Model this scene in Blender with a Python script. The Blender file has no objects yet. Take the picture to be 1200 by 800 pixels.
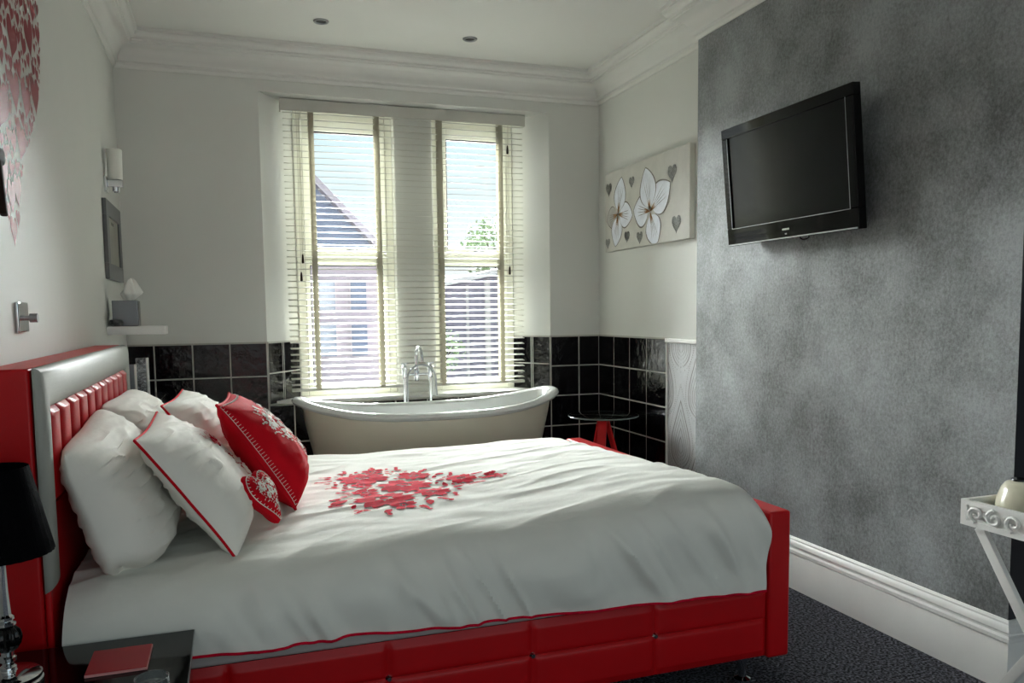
import bpy, math, random
from mathutils import Vector, Matrix, noise
random.seed(7)
S = bpy.context.scene
COL = S.collection
PI = math.pi

# ------------------------------------------------------------------ helpers
def lin(c):
    return tuple((v / 255 / 12.92) if v / 255 <= .04045 else ((v / 255 + .055) / 1.055) ** 2.4 for v in c)

def mat(name, col, rough=.5, metal=0., var=.06, vscale=8., bump=0., bscale=60., spec=.5, coat=0., sheen=0., detail=4., emit=None, trans=0., stretch=None):
    m = bpy.data.materials.new(name); m.use_nodes = True
    nt = m.node_tree; N = nt.nodes; L = nt.links
    b = N['Principled BSDF']
    c = lin(col)
    tc = N.new('ShaderNodeTexCoord'); src = tc.outputs['Object']
    if stretch:
        mp = N.new('ShaderNodeMapping'); mp.inputs['Scale'].default_value = stretch
        L.new(src, mp.inputs['Vector']); src = mp.outputs['Vector']
    n = N.new('ShaderNodeTexNoise'); n.inputs['Scale'].default_value = vscale; n.inputs['Detail'].default_value = detail
    L.new(src, n.inputs['Vector'])
    r = N.new('ShaderNodeValToRGB')
    r.color_ramp.elements[0].position = .3; r.color_ramp.elements[1].position = .7
    r.color_ramp.elements[0].color = (*[x * (1 - var) for x in c], 1)
    r.color_ramp.elements[1].color = (*[min(1, x * (1 + var)) for x in c], 1)
    L.new(n.outputs['Fac'], r.inputs['Fac']); L.new(r.outputs['Color'], b.inputs['Base Color'])
    b.inputs['Roughness'].default_value = rough; b.inputs['Metallic'].default_value = metal
    b.inputs['Specular IOR Level'].default_value = spec
    b.inputs['Coat Weight'].default_value = coat; b.inputs['Coat Roughness'].default_value = .08
    b.inputs['Sheen Weight'].default_value = sheen
    if trans: b.inputs['Transmission Weight'].default_value = trans
    if bump:
        n2 = N.new('ShaderNodeTexNoise'); n2.inputs['Scale'].default_value = bscale; n2.inputs['Detail'].default_value = 5
        L.new(src, n2.inputs['Vector'])
        bp = N.new('ShaderNodeBump'); bp.inputs['Strength'].default_value = bump; bp.inputs['Distance'].default_value = .02
        L.new(n2.outputs['Fac'], bp.inputs['Height']); L.new(bp.outputs['Normal'], b.inputs['Normal'])
    return m

def glass_mat(name, tint=(.93, .96, .96), gloss=.08):
    m = bpy.data.materials.new(name); m.use_nodes = True
    nt = m.node_tree; N = nt.nodes; L = nt.links
    N.remove(N['Principled BSDF'])
    t = N.new('ShaderNodeBsdfTransparent'); t.inputs['Color'].default_value = (*tint, 1)
    g = N.new('ShaderNodeBsdfGlossy'); g.inputs['Roughness'].default_value = .02
    f = N.new('ShaderNodeFresnel'); f.inputs['IOR'].default_value = 1.35
    mx = N.new('ShaderNodeMixShader')
    L.new(f.outputs['Fac'], mx.inputs['Fac']); L.new(t.outputs[0], mx.inputs[1]); L.new(g.outputs[0], mx.inputs[2])
    L.new(mx.outputs[0], N['Material Output'].inputs['Surface'])
    return m

class MB:
    """collects shapes in world space; build() links them as ONE mesh object"""
    def __init__(s): s.v = []; s.f = []; s.mi = []; s.cur = 0
    def add(s, vs, fs):
        o = len(s.v); s.v += [tuple(p) for p in vs]
        for f in fs: s.f.append(tuple(i + o for i in f)); s.mi.append(s.cur)
        return s
    def box(s, x0, x1, y0, y1, z0, z1):
        v = [(x, y, z) for x in (x0, x1) for y in (y0, y1) for z in (z0, z1)]
        return s.add(v, [(0, 1, 3, 2), (4, 6, 7, 5), (0, 4, 5, 1), (2, 3, 7, 6), (0, 2, 6, 4), (1, 5, 7, 3)])
    def obox(s, c, ax, ay, az):
        """oriented box: centre and three half-extent vectors"""
        c, ax, ay, az = map(Vector, (c, ax, ay, az))
        v = [c + ax * i + ay * j + az * k for i in (-1, 1) for j in (-1, 1) for k in (-1, 1)]
        return s.add(v, [(0, 1, 3, 2), (4, 6, 7, 5), (0, 4, 5, 1), (2, 3, 7, 6), (0, 2, 6, 4), (1, 5, 7, 3)])
    def tube(s, pts, r, n=12, caps=True):
        pts = [Vector(p) for p in pts]; rs = r if isinstance(r, (list, tuple)) else [r] * len(pts)
        vs = []; up = None
        for i, p in enumerate(pts):
            d = (pts[min(i + 1, len(pts) - 1)] - pts[max(i - 1, 0)]).normalized()
            if up is None:
                up = Vector((0, 0, 1)) if abs(d.z) < .9 else Vector((0, 1, 0))
            a = d.cross(up)
            if a.length < 1e-6: a = d.cross(Vector((1, .2, 0)))
            a.normalize(); b = d.cross(a).normalized(); up = -b if (-b).dot(up) > 0 else b
            b = a.cross(d)
            for k in range(n):
                t = 2 * PI * k / n
                vs.append(p + (a * math.cos(t) + b * math.sin(t)) * rs[i])
        fs = []
        for i in range(len(pts) - 1):
            for k in range(n):
                fs.append((i * n + k, i * n + (k + 1) % n, (i + 1) * n + (k + 1) % n, (i + 1) * n + k))
        if caps:
            fs.append(tuple(range(n))[::-1]); fs.append(tuple((len(pts) - 1) * n + k for k in range(n)))
        return s.add(vs, fs)
    def lathe(s, c, prof, n=40, caps=False, ribs=0, rib=0.):
        vs = []; fs = []
        for (r, z) in prof:
            for k in range(n):
                t = 2 * PI * k / n; q = r * (1 + rib * math.cos(ribs * t)) if ribs else r
                vs.append((c[0] + q * math.cos(t), c[1] + q * math.sin(t), c[2] + z))
        for i in range(len(prof) - 1):
            for k in range(n): fs.append((i * n + k, i * n + (k + 1) % n, (i + 1) * n + (k + 1) % n, (i + 1) * n + k))
        if caps:
            fs.append(tuple(range(n))[::-1]); fs.append(tuple((len(prof) - 1) * n + k for k in range(n)))
        return s.add(vs, fs)
    def grid(s, fn, nu, nv, closed_u=False):
        vs = [fn(i / nu, j / nv) for j in range(nv + 1) for i in range(nu if closed_u else nu + 1)]
        w = nu if closed_u else nu + 1; fs = []
        for j in range(nv):
            for i in range(nu):
                i2 = (i + 1) % w
                fs.append((j * w + i, j * w + i2, (j + 1) * w + i2, (j + 1) * w + i))
        return s.add(vs, fs)
    def poly(s, pts, fn):
        """fan polygon from 2D points through mapping fn(u, v) -> point"""
        cx = sum(p[0] for p in pts) / len(pts); cy = sum(p[1] for p in pts) / len(pts)
        vs = [fn(cx, cy)] + [fn((p[0] + cx) / 2, (p[1] + cy) / 2) for p in pts] + [fn(*p) for p in pts]; n = len(pts)
        fs = [(0, 1 + i, 1 + (i + 1) % n) for i in range(n)] + [(1 + i, 1 + n + i, 1 + n + (i + 1) % n, 1 + (i + 1) % n) for i in range(n)]
        return s.add(vs, fs)
    def build(s, name, m, parent=None, smooth=True, bevel=0., sub=0, solid=0., fix=True):
        off = Vector((0, 0, 0)); p = parent
        while p is not None: off += p.location; p = p.parent
        me = bpy.data.meshes.new(name)
        me.from_pydata([tuple(Vector(v) - off) for v in s.v], [], s.f)
        ms = m if isinstance(m, (list, tuple)) else [m]
        for x in ms: me.materials.append(x)
        me.polygons.foreach_set('material_index', s.mi)
        if fix:
            import bmesh
            bm = bmesh.new(); bm.from_mesh(me)
            bmesh.ops.recalc_face_normals(bm, faces=bm.faces); bm.to_mesh(me); bm.free()
        o = bpy.data.objects.new(name, me); COL.objects.link(o)
        if parent: o.parent = parent
        if solid:
            q = o.modifiers.new('solid', 'SOLIDIFY'); q.thickness = solid; q.offset = 0
        if bevel:
            q = o.modifiers.new('bevel', 'BEVEL'); q.width = bevel; q.segments = 3; q.limit_method = 'ANGLE'; q.angle_limit = .6
        if sub:
            q = o.modifiers.new('sub', 'SUBSURF'); q.levels = sub; q.render_levels = sub
        if smooth:
            me.polygons.foreach_set('use_smooth', [True] * len(me.polygons))
            if not sub:
                try: me.set_sharp_from_angle(angle=.7)
                except Exception: pass
        return o

def tag(o, label, cat, group=None, kind=None):
    if label: o['label'] = label
    if cat: o['category'] = cat
    if group: o['group'] = group
    if kind: o['kind'] = kind
    return o
def thing(name, label, cat, loc, group=None):
    o = bpy.data.objects.new(name, None); o.empty_display_size = .05; COL.objects.link(o); o.location = loc
    return tag(o, label, cat, group)
def struct(o): o['kind'] = 'structure'; return o
def copy_tree(o, parent=None):
    c = o.copy(); COL.objects.link(c); c.parent = parent
    for ch in list(o.children): copy_tree(ch, c)
    return c

# ------------------------------------------------------------------ dimensions (metres)
XL, XR, D = -.62, 2.63, 5.561           # left wall, right alcove wall, window wall
XB, B0, B1 = 2.545, 2.04, 4.075         # chimney breast face and its two ends
ZC, YR, XN = 3.07, -1.7, 3.15           # ceiling, rear end of what is modelled, near alcove wall
TT = 1.172                              # top of the tiles

# ------------------------------------------------------------------ materials
M = {}
M['wall'] = mat('wall_paint', (212, 213, 207), .62, var=.015, vscale=3, bump=.03, bscale=180)
M['ceil'] = mat('ceiling_paint', (220, 220, 215), .8, var=.01, vscale=3)
M['gloss_white'] = mat('white_gloss_paint', (236, 235, 231), .32, var=.02)
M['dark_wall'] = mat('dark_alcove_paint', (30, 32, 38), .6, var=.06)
M['grout'] = mat('white_grout', (176, 174, 166), .8, var=.05)
M['tile'] = mat('black_glazed_tile', (9, 8, 12), .06, var=.3, vscale=6, bump=.30, bscale=15, spec=.27)
M['red_leather'] = mat('red_faux_leather', (184, 10, 19), .38, var=.05, bump=.05, bscale=260, spec=.28)
M['cream_leather'] = mat('pearl_cream_leather', (166, 169, 162), .5, var=.02, bump=.04, bscale=260, spec=.3)
M['linen'] = mat('white_cotton', (240, 238, 230), .85, var=.02, bump=.10, bscale=22, spec=.15)
M['duvet'] = mat('white_cotton_sateen', (228, 228, 221), .9, var=.02, bump=.12, bscale=9, spec=.1, stretch=(1, 2.2, 1))
M['sheet'] = mat('grey_white_sheet', (176, 168, 166), .85, var=.04)
M['red_cloth'] = mat('red_cotton', (196, 12, 30), .85, var=.08, bump=.1, bscale=120, spec=.12)
M['red_thread'] = mat('red_embroidery_thread', (196, 16, 46), .9, var=.22, vscale=40, spec=.08)
M['white_thread'] = mat('white_embroidery_thread', (224, 214, 206), .9, var=.1, vscale=60, spec=.08)
M['chrome'] = mat('polished_chrome', (225, 227, 230), .08, metal=1., var=.02)
M['steel'] = mat('brushed_steel', (160, 162, 164), .3, metal=1., var=.08)
M['black_gloss'] = mat('black_gloss', (7, 7, 8), .06, var=.2, spec=.28)
M['black_plastic'] = mat('black_plastic', (14, 14, 15), .22, var=.2)
M['screen'] = mat('dark_screen', (8, 10, 11), .14, var=.1, spec=.25)
M['black_cloth'] = mat('black_pleated_fabric', (6, 6, 9), .9, var=.2, spec=.05, bump=.5, bscale=40, stretch=(8, 8, .1))
M['enamel'] = mat('white_enamel', (226, 228, 224), .1, var=.01)
M['bath_paint'] = mat('cream_bath_paint', (206, 199, 180), .28, var=.02)
M['upvc'] = mat('cream_white_frame', (236, 236, 222), .35, var=.01)
M['slat'] = mat('white_blind_slat', (198, 197, 188), .4, var=.02)
M['tape'] = mat('cream_ladder_tape', (188, 184, 168), .9, var=.04, bump=.2, bscale=300)
def translucent(m, amt):
    nt = m.node_tree; N = nt.nodes; L = nt.links; b = N['Principled BSDF']
    t = N.new('ShaderNodeBsdfTranslucent'); t.inputs['Color'].default_value = (.62, .60, .50, 1); x = N.new('ShaderNodeMixShader'); x.inputs['Fac'].default_value = amt
    L.new(b.outputs[0], x.inputs[1]); L.new(t.outputs[0], x.inputs[2]); L.new(x.outputs[0], N['Material Output'].inputs['Surface'])
translucent(M['tape'], .45)
M['glass'] = glass_mat('window_glass')
M['clear_glass'] = glass_mat('clear_table_glass', (.80, .86, .85))
M['frost'] = mat('frosted_glass', (225, 226, 218), .4, var=.02)
M['canvas'] = mat('canvas_paint', (198, 196, 188), .7, var=.05, vscale=14, bump=.15, bscale=200)
M['petal'] = mat('white_petal_paint', (224, 228, 236), .6, var=.07, vscale=20)
M['petal_grey'] = mat('grey_petal_paint', (172, 170, 164), .65, var=.12, vscale=24)
M['line'] = mat('grey_paint_line', (112, 106, 98), .6, var=.1)
M['ochre'] = mat('ochre_paint', (150, 108, 58), .6, var=.2, vscale=40)
M['glitter'] = mat('silver_glitter', (122, 122, 118), .35, metal=.6, var=.7, vscale=160, bump=.6, bscale=220)
M['hearts'] = mat('satin_red_vinyl', (140, 22, 36), .5, var=.05, spec=.3)
M['mirror'] = mat('silver_mosaic', (150, 152, 156), .18, metal=.9, var=.75, vscale=70, bump=.6, bscale=90)
M['grey_card'] = mat('grey_print', (120, 124, 132), .5, var=.1, vscale=30)
M['zebra'] = mat('zebra_patterned_ceramic', (70, 70, 70), .3, var=.95, vscale=55)
M['notebook'] = mat('red_notebook_cover', (178, 34, 44), .45, var=.04)
M['paper'] = mat('pink_edge_paper', (216, 150, 150), .8, var=.03)
M['tissue'] = mat('white_tissue', (236, 236, 230), .9, var=.02)
M['dark_wood'] = mat('dark_brown_wood', (40, 28, 22), .7, var=.2, spec=.1, stretch=(1, 1, 8))
M['cream_pot'] = mat('cream_ceramic', (205, 200, 178), .22, var=.02)
M['red_acrylic'] = mat('red_painted_leg', (214, 20, 26), .3, var=.04)

def breast_paper():
    m = bpy.data.materials.new('silver_crushed_wallpaper'); m.use_nodes = True
    nt = m.node_tree; N = nt.nodes; L = nt.links; b = N['Principled BSDF']
    tc = N.new('ShaderNodeTexCoord')
    n1 = N.new('ShaderNodeTexNoise'); n1.inputs['Scale'].default_value = 2.6; n1.inputs['Detail'].default_value = 9; n1.inputs['Roughness'].default_value = .62
    n2 = N.new('ShaderNodeTexNoise'); n2.inputs['Scale'].default_value = 75; n2.inputs['Detail'].default_value = 6; n2.inputs['Roughness'].default_value = .85
    mp = N.new('ShaderNodeMapping'); mp.inputs['Scale'].default_value = (1, 1, .8)
    L.new(tc.outputs['Object'], mp.inputs['Vector']); L.new(mp.outputs['Vector'], n2.inputs['Vector'])
    L.new(tc.outputs['Object'], n1.inputs['Vector'])
    mx = N.new('ShaderNodeMix'); mx.data_type = 'FLOAT'; mx.inputs['Factor'].default_value = .5
    L.new(n1.outputs['Fac'], mx.inputs['A']); L.new(n2.outputs['Fac'], mx.inputs['B'])
    r = N.new('ShaderNodeValToRGB'); e = r.color_ramp.elements
    e[0].position = .39; e[0].color = (*lin((95, 97, 96)), 1); e[1].position = .61; e[1].color = (*lin((160, 164, 166)), 1)
    L.new(mx.outputs['Result'], r.inputs['Fac']); L.new(r.outputs['Color'], b.inputs['Base Color'])
    b.inputs['Metallic'].default_value = .15; b.inputs['Specular IOR Level'].default_value = .4
    r2 = N.new('ShaderNodeMapRange'); r2.inputs['From Min'].default_value = .35; r2.inputs['From Max'].default_value = .65
    r2.inputs['To Min'].default_value = .62; r2.inputs['To Max'].default_value = .48
    L.new(mx.outputs['Result'], r2.inputs['Value']); L.new(r2.outputs['Result'], b.inputs['Roughness'])
    bp = N.new('ShaderNodeBump'); bp.inputs['Strength'].default_value = .25; bp.inputs['Distance'].default_value = .01
    L.new(n2.outputs['Fac'], bp.inputs['Height']); L.new(bp.outputs['Normal'], b.inputs['Normal'])
    return m
M['silver'] = breast_paper()
def carpet_mat():
    m = mat('black_fleck_carpet', (24, 24, 29), .95, var=.5, vscale=95, bump=1., bscale=170, spec=.2)
    nt = m.node_tree; r = [n for n in nt.nodes if n.type == 'VALTORGB'][0]
    r.color_ramp.elements[0].position = .42; r.color_ramp.elements[1].position = .66
    r.color_ramp.elements[0].color = (*lin((14, 14, 17)), 1); r.color_ramp.elements[1].color = (*lin((128, 128, 140)), 1)
    return m
M['carpet'] = carpet_mat()

# ------------------------------------------------------------------ setting: shell
struct(MB().box(XL - .12, XN + .1, YR, D + .05, -.06, 0).build('floor', M['carpet'], smooth=False))
struct(MB().box(XL - .12, XN + .1, YR, D + .05, ZC, ZC + .08).build('ceiling', M['ceil'], smooth=False))
struct(MB().box(XL - .12, XL, YR, D + .05, 0, ZC).build('wall_left', M['wall'], smooth=False))

# window wall with one splayed opening
OX0, OX1, OZ0, OZ1 = .219, 2.231, .76, 2.79
IX0, IX1, DW = .45, 2.05, .32
w = MB(); a = XL - .12; b = XN + .1
def q(*p): w.add(p, [(0, 1, 2, 3)])
for (x0, x1, z0, z1) in ((a, OX0, 0, ZC), (OX1, b, 0, ZC), (OX0, OX1, 0, OZ0), (OX0, OX1, OZ1, ZC)):
    q((x0, D, z0), (x1, D, z0), (x1, D, z1), (x0, D, z1))
for (x0, x1, z0, z1) in ((a, IX0, 0, ZC), (IX1, b, 0, ZC), (IX0, IX1, 0, OZ0), (IX0, IX1, OZ1, ZC)):
    q((x0, D + DW + .1, z0), (x1, D + DW + .1, z0), (x1, D + DW + .1, z1), (x0, D + DW + .1, z1))
for (xo, xi) in ((OX0, IX0), (OX1, IX1)):
    q((xo, D, OZ0), (xi, D + DW, OZ0), (xi, D + DW, OZ1), (xo, D, OZ1))
    q((xi, D + DW, OZ0), (xi, D + DW + .1, OZ0), (xi, D + DW + .1, OZ1), (xi, D + DW, OZ1))
for z in (OZ0, OZ1):
    q((OX0, D, z), (OX1, D, z), (IX1, D + DW, z), (IX0, D + DW, z)); q((IX0, D + DW, z), (IX1, D + DW, z), (IX1, D + DW + .1, z), (IX0, D + DW + .1, z))
for x in (a, b): q((x, D, 0), (x, D + DW + .1, 0), (x, D + DW + .1, ZC), (x, D, ZC))
struct(w.build('wall_back', M['wall'], smooth=False))
struct(MB().box(1.135, 1.42, D + .235, D + DW + .1, OZ0, OZ1).build('trim_mullion', M['wall'], smooth=False, bevel=.012))
struct(MB().box(OX0 + .05, OX1 - .05, D + .04, D + DW - .01, OZ0, OZ0 + .018).build('trim_sill', M['gloss_white'], smooth=False, bevel=.004))

# right side: alcove wall, chimney breast, near alcove
struct(MB().box(XR, XR + .3, B1 - .02, D, 0, ZC).build('wall_right', M['wall'], smooth=False))
w = MB(); w.box(XB, XR + .3, B0, B1, 0, ZC)
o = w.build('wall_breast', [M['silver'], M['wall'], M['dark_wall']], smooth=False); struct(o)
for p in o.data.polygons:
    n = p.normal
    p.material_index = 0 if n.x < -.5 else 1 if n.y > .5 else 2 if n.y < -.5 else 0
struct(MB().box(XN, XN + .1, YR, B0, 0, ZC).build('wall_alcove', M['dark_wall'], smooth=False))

def sweep(path, prof, name, m):
    """profile (outwards, z) along an XY path; outwards is to the left of the path"""
    mb = MB(); n = len(prof); rows = []
    for i, p in enumerate(path):
        P = Vector(p)
        d0 = (P - Vector(path[i - 1])).normalized() if i else None
        d1 = (Vector(path[i + 1]) - P).normalized() if i < len(path) - 1 else None
        if d0 is None: d0 = d1
        if d1 is None: d1 = d0
        n0 = Vector((-d0.y, d0.x)); n1 = Vector((-d1.y, d1.x)); mdir = (n0 + n1); mdir /= max(.2, mdir.dot(n0))
        rows.append([(P.x + mdir.x * o_, P.y + mdir.y * o_, z) for o_, z in prof])
    vs = [v for r_ in rows for v in r_]; fs = []
    for i in range(len(path) - 1):
        for k in range(n):
            fs.append((i * n + k, i * n + (k + 1) % n, (i + 1) * n + (k + 1) % n, (i + 1) * n + k))
    fs.append(tuple(range(n))); fs.append(tuple((len(path) - 1) * n + k for k in range(n)))
    return struct(mb.add(vs, fs).build(name, m))
corn = [(0, 2.865), (.010, 2.865), (.014, 2.876), (.020, 2.880), (.020, 2.895), (.030, 2.900)]
for k in range(7):
    t = k / 6 * PI / 2; corn.append((.034 + .075 * (1 - math.cos(t)), 2.905 + .085 * math.sin(t)))
corn += [(.112, 2.998), (.122, 3.000), (.122, 3.014), (.136, 3.020), (.146, 3.034), (.148, 3.048), (.160, 3.050), (.160, ZC), (0, ZC)]
rpath = [(XN, YR), (XN, B0), (XB, B0), (XB, B1), (XR, B1), (XR, D), (XL, D), (XL, YR)]
sweep(rpath, corn, 'trim_cornice', M['ceil'])
sk = [(0, 0), (.024, 0), (.024, .165), (.020, .172), (.028, .178), (.028, .192), (.018, .198), (.018, .206), (.024, .212), (.022, .226), (.012, .236), (.012, .243), (.006, .250), (0, .250)]
sweep([(XN, YR), (XN, B0), (XB, B0), (XB, B1), (XR, B1)], sk, 'baseboard_right', M['gloss_white'])
sweep([(XL, D - .05), (XL, YR)], sk, 'baseboard_left', M['gloss_white'])

# tiled dado: one mesh per wall face
def tiles(name, p0, d, cols, rows, nrm):
    p0 = Vector(p0); d = Vector(d).normalized(); nrm = Vector(nrm).normalized(); up = Vector((0, 0, 1))
    mb = MB()
    def bx(u0, u1, z0, z1, n0, n1):
        c = p0 + d * ((u0 + u1) / 2) + nrm * ((n0 + n1) / 2); c.z = (z0 + z1) / 2
        mb.obox(c, d * ((u1 - u0) / 2), up * ((z1 - z0) / 2), nrm * ((n1 - n0) / 2))
    mb.cur = 0; bx(cols[0], cols[-1], rows[-1], rows[0] + .006, .0005, .0075)
    mb.cur = 1; g = .0032
    for i in range(len(cols) - 1):
        for j in range(len(rows) - 1):
            u0, u1, z1, z0 = cols[i] + g, cols[i + 1] - g, rows[j] - g, rows[j + 1] + g
            if u1 - u0 < .01: continue
            f = .004
            P = lambda u, z, n: p0 + d * u + nrm * n + up * (z - p0.z)
            o8 = [P(u0, z0, .006), P(u1, z0, .006), P(u1, z1, .006), P(u0, z1, .006), P(u0 + f, z0 + f, .0105), P(u1 - f, z0 + f, .0105), P(u1 - f, z1 - f, .0105), P(u0 + f, z1 - f, .0105)]
            mb.add(o8, [(4, 5, 6, 7), (0, 1, 5, 4), (1, 2, 6, 5), (2, 3, 7, 6), (3, 0, 4, 7)])
    return struct(mb.build(name, [M['grout'], M['tile']], smooth=False))
rows = [TT, .952, .730, .505, .282, .06]
tiles('trim_tiles_back_left', (XL, D, 0), (1, 0, 0), [0, .153, .379, .606, .836], rows, (0, -1, 0))
tiles('trim_tiles_back_middle', (OX0, D, 0), (1, 0, 0), [0, .16, .39, .617, .844, 1.07, 1.297, 1.524, 1.751, OX1 - OX0], [OZ0 - .004, .505, .282, .06], (0, -1, 0))
tiles('trim_tiles_back_right', (OX1, D, 0), (1, 0, 0), [0, .226, .392], rows, (0, -1, 0))
tiles('trim_tiles_alcove', (XR, D, 0), (0, -1, 0), [.008, .262, .506, .750, 1.012], rows, (-1, 0, 0))
sl = Vector((IX0 - OX0, DW, 0)); sr = Vector((IX1 - OX1, DW, 0))
tiles('trim_tiles_reveal_left', (OX0, D, 0), sl, [0, .165, .182, .38], [TT, .968, OZ0], (sl.y, -sl.x, 0))
tiles('trim_tiles_reveal_right', (OX1, D, 0), sr, [0, .165, .182, .36], [TT, .968, OZ0], (-sr.y, sr.x, 0))

# silver patterned paper below the dado rail in the alcove, with its white rail
w = MB(); w.box(XR - .004, XR, B1, D - 1.026, .25, TT - .022)
pap = w.build('trim_wallpaper_panel', mat('silver_embossed_paper', (206, 208, 210), .4, metal=.1, var=.05, vscale=40, bump=.2, bscale=300), smooth=False); struct(pap)
w = MB()
def wp(u, v): return (XR - .0055, D - 1.026 - u, v)
def dots(cx, z0, hw, h, n, sz):
    for k in range(n + 1):
        t = k / n
        for s in (-1, 1):
            x = hw * math.sin(PI * min(1, t ** .62)) * (1 - .15 * t); z = z0 + h * t
            u, v = cx + s * x, z
            if .006 < u < .445 and .26 < v < TT - .03:
                w.poly([(u + sz * math.cos(a) , v + sz * 1.6 * math.sin(a)) for a in [i * PI / 3 for i in range(6)]], wp)
for (cx, z0) in ((.16, .37), (.36, .10), (.36, .70), (.16, 1.0), (-.04, .70), (.16, -.2), (.36, 1.28)):
    for k in range(5):
        f = 1 - k * .19
        dots(cx, z0 + (1 - f) * .12, .115 * f, .42 * f, int(46 * f) + 8, .0042 if k == 0 else .0028)
    dots(cx, z0 - .03, .15, .55, 40, .003)
pd = w.build('wallpaper_dots', mat('grey_emboss_ink', (140, 138, 136), .5, metal=.1, var=.1), parent=pap, smooth=False)
w = MB(); w.box(XR - .022, XR, B1, D - 1.012, TT - .022, TT + .004); w.box(XR - .014, XR, D - 1.026, D - 1.012, .25, TT - .02)
struct(w.build('trim_dado_rail', M['gloss_white'], smooth=False, bevel=.004))

# windows -----------------------------------------------------------
def window(n, x0, x1, hinge):
    y0, y1 = D + .30, D + .365
    w = MB(); z0, z1 = .778, 2.76; fr = .052
    w.box(x0, x0 + fr, y0, y1, z0, z1); w.box(x1 - fr, x1, y0, y1, z0, z1)
    w.box(x0 + fr, x1 - fr, y0, y1, z1 - fr, z1); w.box(x0 + fr, x1 - fr, y0, y1, z0, z0 + fr); w.box(x0 + fr, x1 - fr, y0, y1, 1.735, 1.785)
    fo = struct(w.build('window_%d' % n, M['upvc'], smooth=False, bevel=.006))
    # opening sashes: top and bottom
    for (a0, a1, sw, st) in ((1.787, z1 - fr - .002, .058, .085), (z0 + fr + .002, 1.733, .030, .034)):
        w = MB(); xa, xb = x0 + fr + .002, x1 - fr - .002; ya, yb = y0 - .018, y0 + .04
        w.box(xa, xa + sw, ya, yb, a0, a1); w.box(xb - sw, xb, ya, yb, a0, a1)
        w.box(xa + sw, xb - sw, ya, yb, a1 - st, a1); w.box(xa + sw, xb - sw, ya, yb, a0, a0 + (.04 if sw > .04 else .034))
        so = w.build('sash', M['upvc'], fo, smooth=False, bevel=.005)
        bot = a0 + (.04 if sw > .04 else .034)
        w = MB(); g = .006; w.box(xa + sw, xa + sw + g, ya + .008, ya + .03, bot, a1 - st); w.box(xb - sw - g, xb - sw, ya + .008, ya + .03, bot, a1 - st); w.box(xa + sw, xb - sw, ya + .008, ya + .03, a1 - st - g, a1 - st)
        w.build('gasket', M['black_plastic'], so, smooth=False)
        MB().box(xa + sw - .003, xb - sw + .003, ya + .02, ya + .026, bot - .003, a1 - st + .003).build('pane', M['glass'], so, smooth=False)
    w = MB(); xm = (x0 + x1) / 2 + .03
    w.box(xm - .03, xm + .03, y0 - .028, y0 - .018, 1.80, 1.815); w.box(xm - .006, xm + .045, y0 - .045, y0 - .03, 1.802, 1.812); w.box(xm - .006, xm + .006, y0 - .04, y0 - .018, 1.802, 1.812)
    w.build('handle', M['steel'], fo, smooth=False, bevel=.003)
window(1, .452, 1.135, 1)
window(2, 1.42, 2.048, -1)

# ------------------------------------------------------------------ venetian blind
BY = D + .135
bl = thing('venetian_blind', 'white wooden venetian blind with wide cloth tapes hanging in the window bay', 'blind', (1.22, BY, OZ1))
w = MB(); w.box(.357, 2.085, BY - .035, BY - .025, 2.705, 2.782); w.box(.357, .367, BY - .025, BY + .03, 2.705, 2.782); w.box(2.075, 2.085, BY - .025, BY + .03, 2.705, 2.782)
w.build('pelmet', M['slat'], bl, smooth=False, bevel=.003)
MB().box(.37, 2.07, BY - .02, BY + .03, 2.735, 2.78).build('head_rail', M['slat'], bl, smooth=False)
w = MB(); pitch = .0415; z = 2.70; tilt = math.radians(8.5); nsl = 0
while z > .85:
    c, s = math.cos(tilt), math.sin(tilt)
    w.obox((1.221, BY, z), (.845 , 0, 0), (0, .025 * c, .025 * s), (0, -.0014 * s, .0014 * c)); z -= pitch
w.build('slats', M['slat'], bl, smooth=False)
MB().box(.376, 2.066, BY - .026, BY + .026, z - .004, z + .016).build('bottom_rail', M['slat'], bl, smooth=False, bevel=.004)
for x in (.557, .999, 1.445, 1.895):
    w = MB(); w.box(x - .017, x + .017, BY - .0275, BY - .0262, z, 2.72); w.box(x - .017, x + .017, BY + .0262, BY + .0275, z, 2.72)
    w.build('ladder_tape', M['tape'], bl, smooth=False)
for (x, za) in ((.475, 1.73), (.462, 1.61), (1.955, 1.66), (1.948, 2.53)):
    w = MB(); w.tube([(x, BY - .031, 2.71), (x, BY - .031, za + .03)], .0011, 6)
    cd = w.build('pull_cord', M['tape'], bl)
    MB().lathe((x, BY - .031, za - .03), [(.002, .062), (.005, .055), (.0075, .03), (.0085, .006), (.006, 0)], 14, True).build('cord_toggle', M['dark_wood'], cd)

# ------------------------------------------------------------------ bath
BX, BYC, BL, BWD = 1.165, 4.93, .845, .355
bath = thing('slipper_bath', 'freestanding roll-top slipper bath, cream outside and white inside, below the window', 'bath', (BX, BYC, 0))
def supr(t, e=2.4):
    c, s = math.cos(t), math.sin(t)
    return (math.copysign(abs(c) ** (2 / e), c), math.copysign(abs(s) ** (2 / e), s))
def rimz(t): return .765 + .095 * abs(math.cos(t)) ** 2.6
def bpt(t, off, zf, sx=1., sy=1.):
    cx, sy_ = supr(t)
    return (BX + cx * (BL * sx - off), BYC + sy_ * (BWD * sy - off), zf)
NB = 96
outp = [(.055, -.03, 1, 1), (.06, -.08, 1, 1)]
w = MB()
def body(u, v):
    t = u * 2 * PI; rz = rimz(t) - .028
    z = rz + (.12 - rz) * v
    k = v ** 1.15
    return bpt(t, .052 + .03 * math.sin(v * PI) * 0, z, 1 - .20 * k, 1 - .30 * k ** 1.4)
w.grid(body, NB, 16, True)
i0 = len(w.v) - NB; w.f.append(tuple(range(i0, i0 + NB))); w.mi.append(0)
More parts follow.
